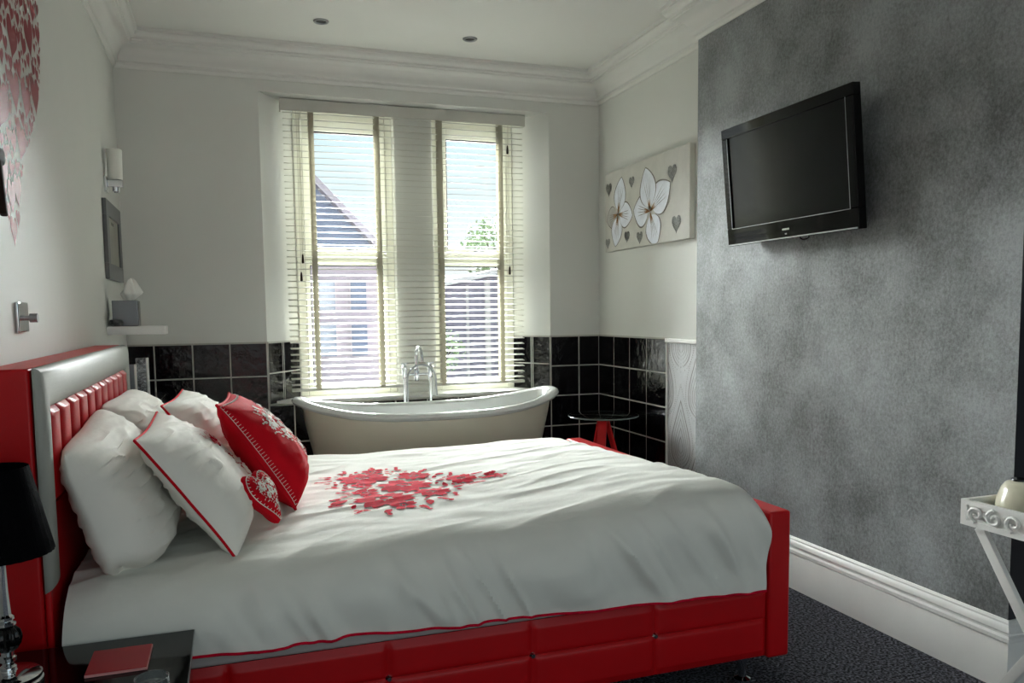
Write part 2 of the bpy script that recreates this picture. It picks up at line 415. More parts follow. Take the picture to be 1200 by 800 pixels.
w.build('bath_body', M['bath_paint'], bath)
w = MB(); prof = []
for k in range(11):                                   # rolled rim, outside under edge to inner lip
    a = -PI * .62 + k / 10 * PI * 1.45
    prof.append(('r', .034 - .034 * math.cos(a), -.022 + .026 * math.sin(a)))
prof = [('r', .052, -.034), ('r', .030, -.042), ('r', .010, -.034), ('r', .0, -.018), ('r', .006, -.004), ('r', .022, .004), ('r', .042, .004), ('r', .060, -.002), ('r', .074, -.014)]
rowsb = []
for p in prof: rowsb.append(lambda t, p=p: bpt(t, p[1], rimz(t) + p[2]))
for k in range(1, 11):
    v = k / 10
    rowsb.append(lambda t, v=v: bpt(t, .078, rimz(t) - .014 + (.24 - rimz(t)) * (v ** .9), 1 - .24 * v ** 1.3, 1 - .36 * v ** 1.6))
rowsb.append(lambda t: bpt(t, .10, .215, .55, .35))
rowsb.append(lambda t: (BX + .02 * math.cos(t), BYC + .02 * math.sin(t), .21))
nr = len(rowsb)
w.grid(lambda u, v: rowsb[round(v * (nr - 1))](u * 2 * PI), NB, nr - 1, True)
i0 = len(w.v) - NB; w.f.append(tuple(range(i0, i0 + NB))); w.mi.append(0)
w.build('bath_basin', M['enamel'], bath)
MB().tube([(1.185, 5.222, .60), (1.185, 5.208, .60)], .022, 20).build('overflow', M['chrome'], bath)
for sx in (-1, 1):
    for sy in (-1, 1):
        x, y = BX + sx * .42, BYC + sy * .14
        MB().lathe((x, y, 0), [(.02, 0), (.034, .012), (.036, .03), (.026, .052), (.022, .08), (.04, .12), (.045, .15)], 20, True).build('foot', M['chrome'], bath)

# bath mixer standing behind the tub
tp = thing('bath_mixer_tap', 'tall chrome bath mixer tap with lever handles and shower hose behind bath rim', 'tap', (1.165, 5.335, 0))
TY = 5.335
for x in (1.085, 1.262):
    w = MB(); w.tube([(x, TY, 0), (x, TY, .93)], .011); w.lathe((x, TY, 0), [(.03, 0), (.03, .012), (.014, .02)], 20, True)
    w.build('standpipe', M['chrome'], tp)
    w = MB(); w.lathe((x, TY, .92), [(.012, 0), (.017, .004), (.017, .055), (.021, .06), (.021, .075), (.012, .082), (.008, .10)], 20, True)
    vb = w.build('valve', M['chrome'], tp)
    w = MB(); s = 1 if x > 1.165 else -1
    w.tube([(x - .026, TY - .006, 1.018), (x + .026, TY - .006, 1.022)], .0045, 10); w.tube([(x, TY - .03, 1.02), (x, TY + .02, 1.02)], .0045, 10)
    w.build('cross_handle', M['chrome'], vb)
w = MB(); w.tube([(1.085, TY, .945), (1.262, TY, .945)], .009); w.lathe((1.168, TY, .90), [(.012, 0), (.018, .008), (.018, .075), (.013, .085)], 20, True)
w.build('mixer_body', M['chrome'], tp)
w = MB(); pts = [(1.168, TY, .98), (1.168, TY, 1.05)]
for k in range(9):
    a = k / 8 * PI; pts.append((1.168 + .012 * k / 8, TY - .055 + .055 * math.cos(a), 1.075 + .055 * math.sin(a)))
pts.append((1.181, TY - .11, 1.035))
w.tube(pts, .0105, 12); w.build('swan_neck_spout', M['chrome'], tp)
w = MB(); pts = []
for k in range(17):
    a = PI - k / 16 * PI; pts.append((1.185 + .088 * math.cos(a) + .02 * (k / 16), TY - .03, .90 + .11 * math.sin(a) ** .8))
pts = [(1.10, TY - .03, .64)] + pts + [(1.296, TY - .03, .80)]
w.tube(pts, .0065, 10); w.build('shower_hose', M['steel'], tp)
w = MB(); w.tube([(1.268, TY - .025, .92), (1.275, TY - .05, .80)], [.011, .016], 14); w.build('hand_shower', M['enamel'], tp)

# ------------------------------------------------------------------ bed
Y0, Y1 = 2.35, 4.18
XH = -.494
bed = thing('double_bed', 'red leather double bed with cream-edged headboard, black-studded base and slab footboard', 'bed', (.65, 3.26, 0))
bed['label'] = 'red faux leather double bed with cream-edged headboard and buttoned base'
HT = 1.222
w = MB(); w.box(XL + .012, XH, Y0, Y1, .06, HT); w.build('headboard_frame', M['red_leather'], bed, smooth=True, bevel=.008)
MB().box(XH + .001, XH + .018, Y0 + .012, Y1 - .012, .10, .84).build('headboard_lower_panel', M['red_leather'], bed, bevel=.006)
# cream rolled border: an arch of padded roll round the buttoned field
bw, bt = .112, .028
w = MB()
def bprof(v):          # cross-section across the border, 0 outer edge .. 1 inner edge: (inwards, outwards in X)
    a = PI * v
    return bw * (.5 - .5 * math.cos(a)), .006 + bt * math.sin(a) ** .75
pathb = [(Y0, .63), (Y0, .80), (Y0, 1.00), (Y0, HT), (Y0 + .3, HT), (Y1 - .3, HT), (Y1, HT), (Y1, 1.0), (Y1, .8), (Y1, .63)]
def border(u, v):
    inn, out = bprof(v); i = round(u * 9)
    y, z = pathb[i]
    if i < 3: yy, zz = Y0 + inn * .68, z + (.0 if i else .06 * (v))
    elif i == 3: yy, zz = Y0 + inn * .68, HT - inn
    elif i == 6: yy, zz = Y1 - inn * .68, HT - inn
    elif i > 6: yy, zz = Y1 - inn * .68, z + (.0 if i < 9 else .06 * v)
    else: yy, zz = y, HT - inn
    return (XH + out, yy, zz)
w.grid(border, 9, 14); w.build('headboard_border', M['cream_leather'], bed, solid=.003)
# buttoned field
FY0, FY1, FZ0, FZ1 = Y0 + .072, Y1 - .072, .84, HT - .108
npl = 11; pw = (FY1 - FY0) / npl; zb = .955
def field(u, v):
    y = FY0 + u * (FY1 - FY0); z = FZ0 + v * (FZ1 - FZ0)
    k = (y - FY0) / pw; fr = abs(k - round(k))
    bul = .03 * (1 - math.exp(-fr * 9))
    if z < zb:
        # diamonds below the stud row
        f2 = 1 - max(0, (zb - z) / (zb - FZ0)); bul = bul * f2 + .028 * (1 - f2)
    edge = min(1, (FZ1 - z) / .02 + .25) * min(1, (z - FZ0) / .03 + .1) * min(1, min(u, 1 - u) / .012 + .1)
    return (XH + .004 + bul * edge, y, z)
w = MB(); w.grid(field, npl * 16, 30); w.build('headboard_field', M['red_leather'], bed)
for k in range(1, npl):
    y = FY0 + k * pw
    w = MB(); w.tube([(XH + .002, y, zb), (XH + .016, y, zb)], [.010, .006], 12); w.build('stud', M['chrome'], bed)

# base with tufted sides
FX = 1.768
xb = [-.51, -.05, .41, .875, 1.32, FX]
def bump_panel(x, z):
    d = min(abs(x - q_) for q_ in xb[1:-1]); dz = abs(z - .25)
    b_ = .013 * (1 - math.exp(-d / .010))
    b2 = (1 - .85 * math.exp(-dz / .005))
    return b_ * b2 * min(1, (z - .112) / .03 + .15) * min(1, (.366 - z) / .03 + .15) * min(1, (FX - x) / .02 + .2)
for (name, yb, s) in (('base_side', Y0 + .012, -1), ('base_side', Y1 - .012, 1)):
    w = MB(); w.grid(lambda u, v: (-.48 + u * (FX + .478 - .001), yb + s * bump_panel(-.48 + u * (FX + .478), .112 + v * .254), .112 + v * .254), 420, 64)
    bs = w.build(name, M['red_leather'], bed)
    for xq in xb[1:-1]:
        w = MB(); w.lathe((0, 0, 0), [(.012, 0), (.012, .004), (.007, .010)], 8, True)
        w.v = [(xq + p[0], yb + s * (.002 + p[2]), .25 + p[1]) for p in w.v]
        w.build('stud', M['chrome'], bs, smooth=False)
MB().box(-.475, FX - .004, Y0 + .014, Y1 - .014, .115, .364).build('base_core', M['black_cloth'], bed, smooth=False)
w = MB(); w.box(FX, 1.858, Y0 - .006, Y1 + .006, .105, .637); w.build('footboard', M['red_leather'], bed, bevel=.010)
w = MB(); w.box(-.435, 1.742, Y0 + .002, Y1 - .015, .367, .53); w.build('mattress', M['sheet'], bed, bevel=.012)
for (x, y) in ((-.3, Y0 + .12), (-.3, Y1 - .12), (1.70, Y0 + .05), (1.70, Y1 - .1), (.7, Y0 + .3), (.7, Y1 - .3)):
    w = MB(); w.lathe((x, y, 0), [(.026, 0), (.030, .006), (.030, .022), (.014, .03), (.014, .08), (.024, .10), (.024, .113)], 20, True); w.build('foot', M['chrome'], bed)

# ------------------------------------------------------------------ duvet
def nz(x, y, z=0.): return noise.noise(Vector((x, y, z)))
DX0, DX1, DY0, DY1 = -.452, 1.738, 2.322, 4.212
def ramp(a, b, x):
    t = max(0, min(1, (x - a) / (b - a))); return t * t * (3 - 2 * t)
def top_z(x, y):
    sh = 1 - .85 * max(0, min(1, (y - 2.5) / 1.65)) ** 1.3
    return .618 + .034 * ramp(-.35, .35, x) + .064 * ramp(.75, 1.50, x) * sh + .022 * ramp(.05, .7, x) * (1 - max(0, min(1, (y - 2.45) / 1.7))) - .006 * nz(x * 2.2, y * 2.2)
def crease(x, y):
    """soft cloth creases on the top, running mostly along the bed"""
    a = nz(x * 1.7 + y * .6, y * 9 - x * 1.2, 3.1) * .0065
    a += nz(x * 4 - y * 2, y * 14 + x * 3, 8.) * .003
    r = math.exp(-(nz(x * 2.1 + .4, y * 6.5 - x * 1.8, 5.) * 6) ** 2)
    return a + .005 * r
# arc-length style coordinates: s along X (foot drop), t along Y (side drops)
def fold(d, R, drop):
    """d metres past the start of the rounding: returns (out, down)"""
    q_ = R * PI / 2
    if d <= 0: return d, 0
    if d < q_: return R * math.sin(d / R), R * (1 - math.cos(d / R))
    return R, R + (d - q_)
RS, RF, RFAR = .15, .11, .16
SX = (DX1 - RF) - DX0; SY = (DY1 - RFAR) - (DY0 + RS)
def duvet_pt(s, t, lift=0.):
    """s from 0 (head) .. ; t from near rounding start, negative = near side"""
    if s > SX: ox, dx = fold(s - SX, RF, 1); x = DX0 + SX + ox
    else: x, dx = DX0 + s, 0
    if t < 0: oy, dy = fold(-t, RS, 1); y = DY0 + RS - oy
    elif t > SY: oy, dy = fold(t - SY, RFAR, 1); y = DY0 + RS + SY + oy
    else: y, dy = DY0 + RS + t, 0
    drop = (dx ** 2.2 + dy ** 2.2) ** (1 / 2.2)
    z = top_z(x, y) - drop
    sidef = min(1, drop / .12)
    cr = crease(x, y) * (1 - sidef)
    # hanging folds on the sides: slanting, growing towards the hem
    ph = (x * 1.0 - drop * .55)
    rg = math.exp(-(nz(ph * 5.5, drop * 1.1, 2.) * 5.5) ** 2) * .024 + math.exp(-(nz(ph * 10 + 3, drop * 1.6, 7.) * 5.5) ** 2) * .013
    fo = (rg + nz(ph * 4, drop, 4.) * .006) * min(1, dy / .16) * (1 - .6 * ramp(.24, .34, drop)) if dy > dx else 0
    f3 = (nz(y * 8, drop * 2, 4.) * .012) * min(1, dx / .2) if dx >= dy else 0
    if dy > dx: y += (-1 if t < 0 else 1) * (fo + .012 * math.sin(min(1, drop / .28) * PI)) * (.15 + .85 * ramp(-.18, .12, x)) 
    else: x += f3 * .5 if dx > 0 else 0
    z += cr + lift
    return x, y, z
def hem_len(x):  # hem height on the near side
    zt = .422 if x < .25 else .422 - (x - .25) / 1.5 * .056
    return zt - .006 * nz(x * 5, 1.)
def tmin(s):
    x = min(DX1, DX0 + s); need = top_z(x, DY0) - hem_len(x)
    return -(need - RS + RS * PI / 2)
STOT = SX + RF * PI / 2 + .12
def dv(u, v):
    s = u * STOT; a = tmin(s); bq = SY + RFAR * PI / 2 + .10
    t = a + v * (bq - a)
    x, y, z = duvet_pt(s, t)
    if s < .1 and t < .1:  # near head corner pulled back and down a little
        k = (1 - s / .1) * (1 - max(0, t + .1) / .2 if t > -.1 else 1)
        z -= .02 * k
    return (x, y, max(z, .37) if s > SX + .05 else z)
dt = thing('duvet', 'white duvet with a red embroidered floral heart spread over the bed', 'duvet', (.65, 3.26, .58))
w = MB(); w.grid(dv, 260, 260); w.build('duvet_cover', M['duvet'], dt, solid=0)
w = MB(); w.tube([Vector(dv(i / 200, 0)) + Vector((0, -.002, -.003)) for i in range(190)], .0042, 8); w.build('red_piping', M['red_thread'], dt)

# floral motif generator --------------------------------------------
def petal(cx, cy, ang, ln, wd, n=7, start=.12):
    out = []
    ca, sa = math.cos(ang), math.sin(ang)
    for s in (1, -1):
        rng = range(n + 1) if s == 1 else range(n - 1, 0, -1)
        for k in rng:
            t = k / n; r = ln * (start + (1 - start) * t); h = wd * math.sin(PI * t ** .8) ** .8 * s
            out.append((cx + ca * r - sa * h, cy + sa * r + ca * h))
    return out
def heart_curve(n=24):
    pts = []
    for k in range(n):
        t = 2 * PI * k / n
        pts.append((16 * math.sin(t) ** 3 / 17, (13 * math.cos(t) - 5 * math.cos(2 * t) - 2 * math.cos(3 * t) - math.cos(4 * t) + 2.5) / 17))
    return pts
def in_poly(p, poly):
    x, y = p; c = False; j = len(poly) - 1
    for i in range(len(poly)):
        xi, yi = poly[i]; xj, yj = poly[j]
        if (yi > y) != (yj > y) and x < (xj - xi) * (y - yi) / (yj - yi + 1e-12) + xi: c = not c
        j = i
    return c
def floral_heart(seed, leaves=150):
    """polygons in the unit heart (tip at the bottom)"""
    R = random.Random(seed); H = heart_curve(60); out = []; occ = []
    fl = [(-.52, .42, .29), (.50, .45, .29), (0, .12, .29), (-.40, -.06, .19), (.42, -.08, .19), (.02, -.48, .17), (-.80, .30, .13), (.82, .28, .13), (-.15, .52, .14), (.20, .50, .12), (0, -.80, .09)]
    for (x, y, r) in fl:
        n = 6 if r > .15 else 5; a0 = R.random() * 6
        for k in range(n):
            an_ = a0 + k * 2 * PI / n; out.append(petal(x, y, an_ - .17, r, r * .23, 6, .24)); out.append(petal(x, y, an_ + .17, r, r * .23, 6, .24))
        out.append([(x + r * .16 * math.cos(i), y + r * .16 * math.sin(i)) for i in range(6)])
        occ.append((x, y, r * .95))
    tries = 0; cnt = 0
    while cnt < leaves and tries < 9000:
        tries += 1
        x, y = R.uniform(-1, 1), R.uniform(-1, 1); l = R.choice((.22, .18, .14, .11, .08, .06))
        ang = R.uniform(0, 6.28)
        if not in_poly((x, y), H) or any((x - a) ** 2 + (y - b) ** 2 < (r + l * .52) ** 2 for a, b, r in occ): continue
        out.append(petal(x - math.cos(ang) * l / 2, y - math.sin(ang) * l / 2, ang, l, l * .27, 5, 0)); occ.append((x, y, l * .46)); cnt += 1
    for k in range(26):  # curls breaking the outline
        x, y = H[int(k * 60 / 26)]; a = math.atan2(y, x) + R.uniform(-.8, .8); l = .13
        out.append(petal(x * .95, y * .95, a, l, .022, 5, 0))
        out.append([(x * .95 + math.cos(a) * l + .026 * math.cos(i), y * .95 + math.sin(a) * l + .026 * math.sin(i)) for i in range(6)])
    return out
# the heart on the duvet: tip towards the foot
def on_duvet(u, v):
    x = .675 - v * .40; y = 3.15 + u * .445
    p = Vector(duvet_pt(x - DX0, y - (DY0 + RS))); return (p.x, p.y, p.z + .0032)
w = MB()
for p in floral_heart(3, 330): w.poly(p, on_duvet)
w.build('embroidery', M['red_thread'], dt, smooth=False)

# ------------------------------------------------------------------ pillows
class Pillow:
    """padded rectangle: centre c, half width along a, half height along b, normal n"""
    def __init__(s, c, a, b, hw, hh, th, seed, pinch=.06, flange=0., wr=.012, thb=None, ex=2.8, rb=0., rt=0.):
        s.rb, s.rt = rb, rt
        s.c = Vector(c); s.a = Vector(a).normalized(); s.b = Vector(b).normalized(); s.n = s.a.cross(s.b).normalized()
        s.hw, s.hh, s.th, s.seed, s.pinch, s.wr = hw, hh, th, seed, pinch, wr
        s.thb = th if thb is None else thb; s.ex = ex
    def outline(s, u, v):
        # pulled-in edges, sharp corners
        x = u * (1 - s.pinch * (1 - v * v)) ; y = v * (1 - s.pinch * (1 - u * u))
        k = s.rb if v < 0 else s.rt
        x, y = x * math.sqrt(1 - k * v ** 6), y * math.sqrt(1 - k * u ** 6)
        return x * s.hw, y * s.hh
    def pt(s, u, v, side, lift=0.):
        x, y = s.outline(u, v)
        h = (s.th if side > 0 else s.thb) * max(0, (1 - abs(u) ** s.ex)) ** .5 * max(0, (1 - abs(v) ** s.ex)) ** .5
        sag = 1 - (.30 if side > 0 else .1) * v
        e = (1 - u ** 6) * (1 - v ** 6)
        wr = (nz(u * 1.5 + s.seed, v * 2.5, side * 2.) * .9 + max(0, 1 - 4.5 * abs(nz(u * 1.6 - v * 1.1 + s.seed, v * 5 + u * 1.2, 5 + side))) * .9 + max(0, 1 - 4 * abs(nz(u * 3 + v * 2 + s.seed, v * 9 - u * 2, 15 + side))) * .18 - .3) * s.wr * e
        wv = nz(u * 1.3 + s.seed, v * 1.3, 9.) * s.wr * .6
        return s.c + s.a * x + s.b * y + s.n * (side * (h * sag + lift) + side * wr + wv)
    def build(s, name, m, parent=None, n=80):
        w = MB()
        def gr(side):
            def f(i, j):
                u = math.sin((i * 2 - 1) * PI / 2); v = math.sin((j * 2 - 1) * PI / 2); return s.pt(u, v, side)
            return f
        w.grid(gr(1), n, n); w.grid(gr(-1), n, n)
        o = w.build(name, m, parent, fix=False)
        import bmesh
        bm = bmesh.new(); bm.from_mesh(o.data); bmesh.ops.remove_doubles(bm, verts=bm.verts, dist=.0006); bmesh.ops.recalc_face_normals(bm, faces=bm.faces); bm.to_mesh(o.data); bm.free()
        o.data.polygons.foreach_set('use_smooth', [True] * len(o.data.polygons))
        return o
    def seam(s, name, m, parent, r, edges='lrtb', n=40, out=.002):
        w = MB(); pts = []
        seq = []
        for e in edges:
            rng = [math.sin((k / n * 2 - 1) * PI / 2) for k in range(n + 1)]
            if e == 'b': seq += [(u, -1) for u in rng]
            if e == 'r': seq += [(1, v) for v in rng]
            if e == 't': seq += [(-u, 1) for u in rng]
            if e == 'l': seq += [(-1, -v) for v in rng]
        last = None
        for (u, v) in seq:
            p = s.pt(u, v, 1); p += (p - s.c).normalized() * out
            if last is None or (p - last).length > .002: pts.append(p); last = p
        w.tube(pts, r, 8); return w.build(name, m, parent)
def lean(deg, yaw=0.):
    """axes of something leaning against the headboard: a along the bed width, b up the slope"""
    r, yw = math.radians(deg), math.radians(yaw)
    a = Vector((-math.sin(yw), math.cos(yw), 0)); f = Vector((math.cos(yw), math.sin(yw), 0))
    return a, (-f * math.sin(r) + Vector((0, 0, 1)) * math.cos(r))
# back row: plain white
for (yc, xc, zc_, dg, lab, sd, hw) in ((2.765, -.372, .822, 19, 'plain white pillow against the headboard, nearest the bedside lamp', 1.3, .365), (3.57, -.368, .832, 19, 'plain white pillow against the headboard, furthest from the bedside lamp', 5.7, .37)):
    a_, b_ = lean(dg, 0 if yc < 3 else -2)
    if yc < 3: a_ = (a_ + Vector((0, 0, .075))).normalized(); zc_ -= .012
    t = thing('pillow', lab, 'pillow', (xc, yc, .62), 'plain white pillows against the headboard')
    P = Pillow((xc, yc, zc_), a_, b_, hw, .222, .142, sd, pinch=.03, wr=.012, thb=.062, ex=3.6, rb=.5, rt=.12)
    P.build('pillowcase', M['linen'], t)
# front row: red piped, embroidered
for (yc, xc, zc_, dg, yw, lab, sd) in ((2.868, -.142, .812, 35, 0, 'white pillow with red piping and red embroidered strip, nearer of the two', 2.2), (3.62, -.112, .828, 34, -3, 'white pillow with red piping half hidden behind the red cushion', 8.4)):
    a_, b_ = lean(dg, yw)
    t = thing('pillow', lab, 'pillow', (xc, yc, .63), 'red piped white pillows')
    P = Pillow((xc, yc, zc_), a_, b_, .352, .228, .135, sd, pinch=.05, wr=.011, thb=.058)
    P.build('pillowcase', M['linen'], t); P.seam('red_piping', M['red_cloth'], t, .0042, 'brtl')
    w = MB()
    for q_ in floral_heart(11 + int(yc), 60):
        w.poly([(p[0], p[1]) for p in q_], lambda u, v: P.pt(.06 + u * .17, -.02 + v * .56, -1 if P.n.x < 0 else 1, .003))
    w.build('embroidery', M['red_thread'], t, smooth=False)
# red square cushion
a_, b_ = lean(33, -5)
t = thing('cushion', 'large red square cushion with white stitched edge and white embroidery', 'cushion', (.08, 3.17, .65))
P = Pillow((.086, 3.175, .852), a_, b_, .232, .228, .115, 3.3, pinch=.06, wr=.006, thb=.07)
sd_ = -1 if P.n.x < 0 else 1
P.build('cushion_cover', M['red_cloth'], t); P.seam('red_edge', M['red_cloth'], t, .005, 'brtl')
w = MB()
for q_ in floral_heart(21, 130): w.poly(q_, lambda u, v: P.pt(u * .74 + .04, v * .74 + .02, sd_, .0028))
w.build('embroidery', M['white_thread'], t, smooth=False)
def stitches(P, parent, edges, inset, step, sd2):
    w = MB()
    for (fx, fy, du, dv_) in edges:
        n = 34; pts = [P.pt(fx(k / n), fy(k / n), sd2, .002) for k in range(n + 1)]
        w.tube(pts, .0010, 6)
        for k in range(0, n + 1):
            u, v = fx(k / n), fy(k / n)
            w.tube([P.pt(u, v, sd2, .002), P.pt(u + du * .7, v + dv_ * .7, sd2, .002)], .0009, 5)
    w.build('blanket_stitch', M['white_thread'], parent)
for s2 in (-1, 1):
    if s2 == sd_: stitches(P, t, [(lambda k: -.995 , lambda k: -.95 + 1.9 * k, .03, .0), (lambda k: -.95 + 1.9 * k, lambda k: .95, 0, -.03), (lambda k: .95, lambda k: -.95 + 1.9 * k, -.03, 0)], .9, 30, s2)
# small heart cushion
t = thing('heart_cushion', 'small red heart cushion with white embroidery leaning on the nearer piped pillow', 'cushion', (.09, 2.74, .65))
HC = Vector((.078, 2.735, .752)); ha, hb = lean(30, -24); hn = ha.cross(hb)
if hn.x < 0: hn = -hn
hv = heart_curve(48)
def hp(u, v, side, lift=0.):       # u in [0,1) round, v 0 centre .. 1 edge
    i = u * 48; i0 = int(i) % 48; i1 = (i0 + 1) % 48; f = i - int(i)
    x = (hv[i0][0] * (1 - f) + hv[i1][0] * f) * v; y = (hv[i0][1] * (1 - f) + hv[i1][1] * f) * v
    return HC + ha * x * .10 + hb * (y * .112) + hn * side * (.036 * max(0, 1 - v ** 2.6) ** .6 + lift)
w = MB()
w.grid(lambda u, v: hp(u, max(.02, v), 1), 48, 14, True); w.grid(lambda u, v: hp(u, max(.02, v), -1), 48, 14, True)
for side in (0, 1):
    o_ = side * 48 * 15; w.f.append(tuple(range(o_, o_ + 48))); w.mi.append(0)
w.build('cushion_cover', M['red_cloth'], t)
def hflat(x, y, side, lift):
    best = 2
    r = math.hypot(x, y)
    # radial fraction to the outline
    ang = math.atan2(y, x); 
    for k in range(48):
        p, q2 = hv[k], hv[(k + 1) % 48]
        a1, a2 = math.atan2(p[1], p[0]), math.atan2(q2[1], q2[0])
        dlt = (ang - a1 + PI) % (2 * PI) - PI; d2 = (a2 - ang + PI) % (2 * PI) - PI
        if abs(dlt) < .4 and abs(d2) < .4 and dlt * d2 >= 0:
            best = (math.hypot(*p) + math.hypot(*q2)) / 2; break
    v = min(1, r / max(.2, best))
    return HC + ha * x * .10 + hb * y * .112 + hn * side * (.036 * max(0, 1 - v ** 2.6) ** .6 + lift)
w = MB()
for q_ in floral_heart(31, 50): w.poly([(p[0] * .66, p[1] * .66 + .05) for p in q_], lambda u, v: hflat(u, v, 1, .002))
w.build('embroidery', M['white_thread'], t, smooth=False)
w = MB(); w.tube([hp(k / 48, .93, 1, .002) for k in range(49)], .0015, 6)
for k in range(48): w.tube([hp(k / 48, .93, 1, .002), hp(k / 48, .86, 1, .002)], .0012, 5)
w.build('blanket_stitch', M['white_thread'], t)

# ------------------------------------------------------------------ television
TX0, TX1 = 2.402, 2.455       # top and bottom: leans forward
tv = thing('television', 'black flat screen television on the silver papered chimney breast', 'television', (2.46, 3.155, 1.68))
tc_ = Vector((2.432, 3.155, 1.968)); tb = Vector((TX0 - TX1, 0, .585)).normalized(); ta = Vector((0, -1, 0)); tn = ta.cross(tb)
if tn.x > 0: tn = -tn
def tvb(u0, u1, v0, v1, n0, n1):
    w = MB(); c = tc_ + ta * ((u0 + u1) / 2) + tb * ((v0 + v1) / 2) + tn * ((n0 + n1) / 2)
    w.obox(c, ta * ((u1 - u0) / 2), tb * ((v1 - v0) / 2), tn * ((n1 - n0) / 2)); return w
w = tvb(-.462, .462, .243, .293, -.03, .012); w2 = tvb(-.462, .462, -.293, -.205, -.03, .012); w.add(w2.v, w2.f)
for (u0, u1) in ((-.462, -.415), (.415, .462)):
    w2 = tvb(u0, u1, -.205, .243, -.03, .012); w.add(w2.v, w2.f)
w.build('bezel', M['black_gloss'], tv, smooth=False, bevel=.004)
w = tvb(-.415, .415, -.205, .243, -.02, .004); w.build('screen', M['screen'], tv, smooth=False)
w = tvb(-.44, .44, -.28, .28, -.055, -.03); w.build('rear_shell', M['black_plastic'], tv, smooth=False, bevel=.012)
w = MB(); w.box(2.47, XB - .001, 3.0, 3.3, 1.85, 2.1); w.build('wall_bracket', M['black_plastic'], tv, smooth=False)
w = tvb(-.395, -.355, -.2, .235, .0042, .0046); 
w = MB()
for (u0, u1, v0, v1) in ((-.418, -.4155, -.205, .243), (.4155, .418, -.205, .243), (-.418, .418, -.208, -.2055)):
    w2 = tvb(u0, u1, v0, v1, .011, .0130); w.add(w2.v, w2.f)
w.build('screen_trim', M['steel'], tv, smooth=False)
w = tvb(-.455, .455, -.290, -.284, .011, .0135); w.build('bottom_strip', M['steel'], tv, smooth=False)
w = tvb(-.024, .024, -.252, -.244, .011, .0132); w.build('maker_plate', M['tissue'], tv, smooth=False)
w = tvb(-.006, .006, -.272, -.266, .011, .0132); w.build('power_light', M['steel'], tv, smooth=False)
w = MB(); w.tube([tc_ + ta * (.10 + .03 * math.cos(a)) + tb * (-.293 - .012 * math.sin(a)) + tn * -.01 for a in [k / 10 * PI for k in range(11)]], .003, 8); w.build('cable_loop', M['black_plastic'], tv)

# ------------------------------------------------------------------ canvas painting
CY0, CY1, CZ0, CZ1, CXF = 4.232, 5.376, 1.778, 2.336, 2.592
pic = thing('canvas_painting', 'canvas painting of two white flowers with silver hearts in the alcove', 'painting', (XR, 4.8, 1.78))
MB().box(CXF, XR - .001, CY0, CY1, CZ0, CZ1).build('canvas', M['canvas'], pic, smooth=False, bevel=.004)
CW, CH = CY1 - CY0, CZ1 - CZ0
def cv(d):
    return lambda u, v: (CXF - d, CY1 - max(.004, min(CW - .004, u * CW)), CZ0 + max(.004, min(CH - .004, v * CH)))
def petal2(cx, cy, ang, ln, wd, base=.1, n=12):
    # canvas metric petals (u scaled by aspect)
    pts = petal(0, 0, math.radians(ang), ln, wd, n, base)
    return [(cx + x / CW, cy + y / CH) for x, y in pts]
F2 = (.585, .385); F1 = (.185, .445)
pets = [(F2, 102, .30, .085, 'petal'), (F2, 30, .30, .085, 'petal'), (F2, 172, .235, .085, 'petal'), (F2, 290, .25, .078, 'petal'),
        (F1, 78, .26, .070, 'petal'), (F1, 352, .22, .070, 'petal'), (F1, 258, .23, .065, 'petal'), (F1, 188, .19, .062, 'petal_grey')]
for FL in (F2, F1):
    wl = MB(); wp_ = MB(); wg = MB(); wo = MB()
    for i, (c, an, ln, wd, k) in enumerate(pets):
        if c is not FL: continue
        d = .0012 + .0003 * (7 - i); wd = wd * 1.22; ln = ln * .97
        wl.poly(petal2(c[0], c[1], an, ln * 1.025, wd * 1.08), cv(d))
        (wp_ if k == 'petal' else wg).poly(petal2(c[0], c[1], an, ln, wd * .98), cv(d + .0002))
        for s in (-.5, -.2, .15, .5):
            pp = petal(0, 0, math.radians(an + s * 24), ln * .78, .0018, 6, .3)
            wl.poly([(c[0] + x / CW, c[1] + y / CH) for x, y in pp], cv(d + .0003))
        for s in (-.9, -.5, 0, .4, .8):
            pp = petal(0, 0, math.radians(an + s * 16), .085, .003, 6, .0)
            wo.poly([(c[0] + x / CW, c[1] + y / CH) for x, y in pp], cv(.0040))
    fo = wp_.build('flower', M['petal'], pic, smooth=False)
    if wg.v: wg.build('grey_petal', M['petal_grey'], fo, smooth=False)
    wl.build('outlines', M['line'], fo, smooth=False); wo.build('centre', M['ochre'], fo, smooth=False)
for (u, v, r) in ((.055, .78, .05), (.36, .78, .042), (.825, .73, .058), (.87, .17, .058), (.30, .14, .042), (.46, .10, .044), (.04, .10, .04)):
    w = MB(); w.poly([(u + x * r / CW, v + y * r * 1.15 / CH) for x, y in heart_curve(26)], cv(.0016)); w.build('silver_heart', M['glitter'], pic, smooth=False)

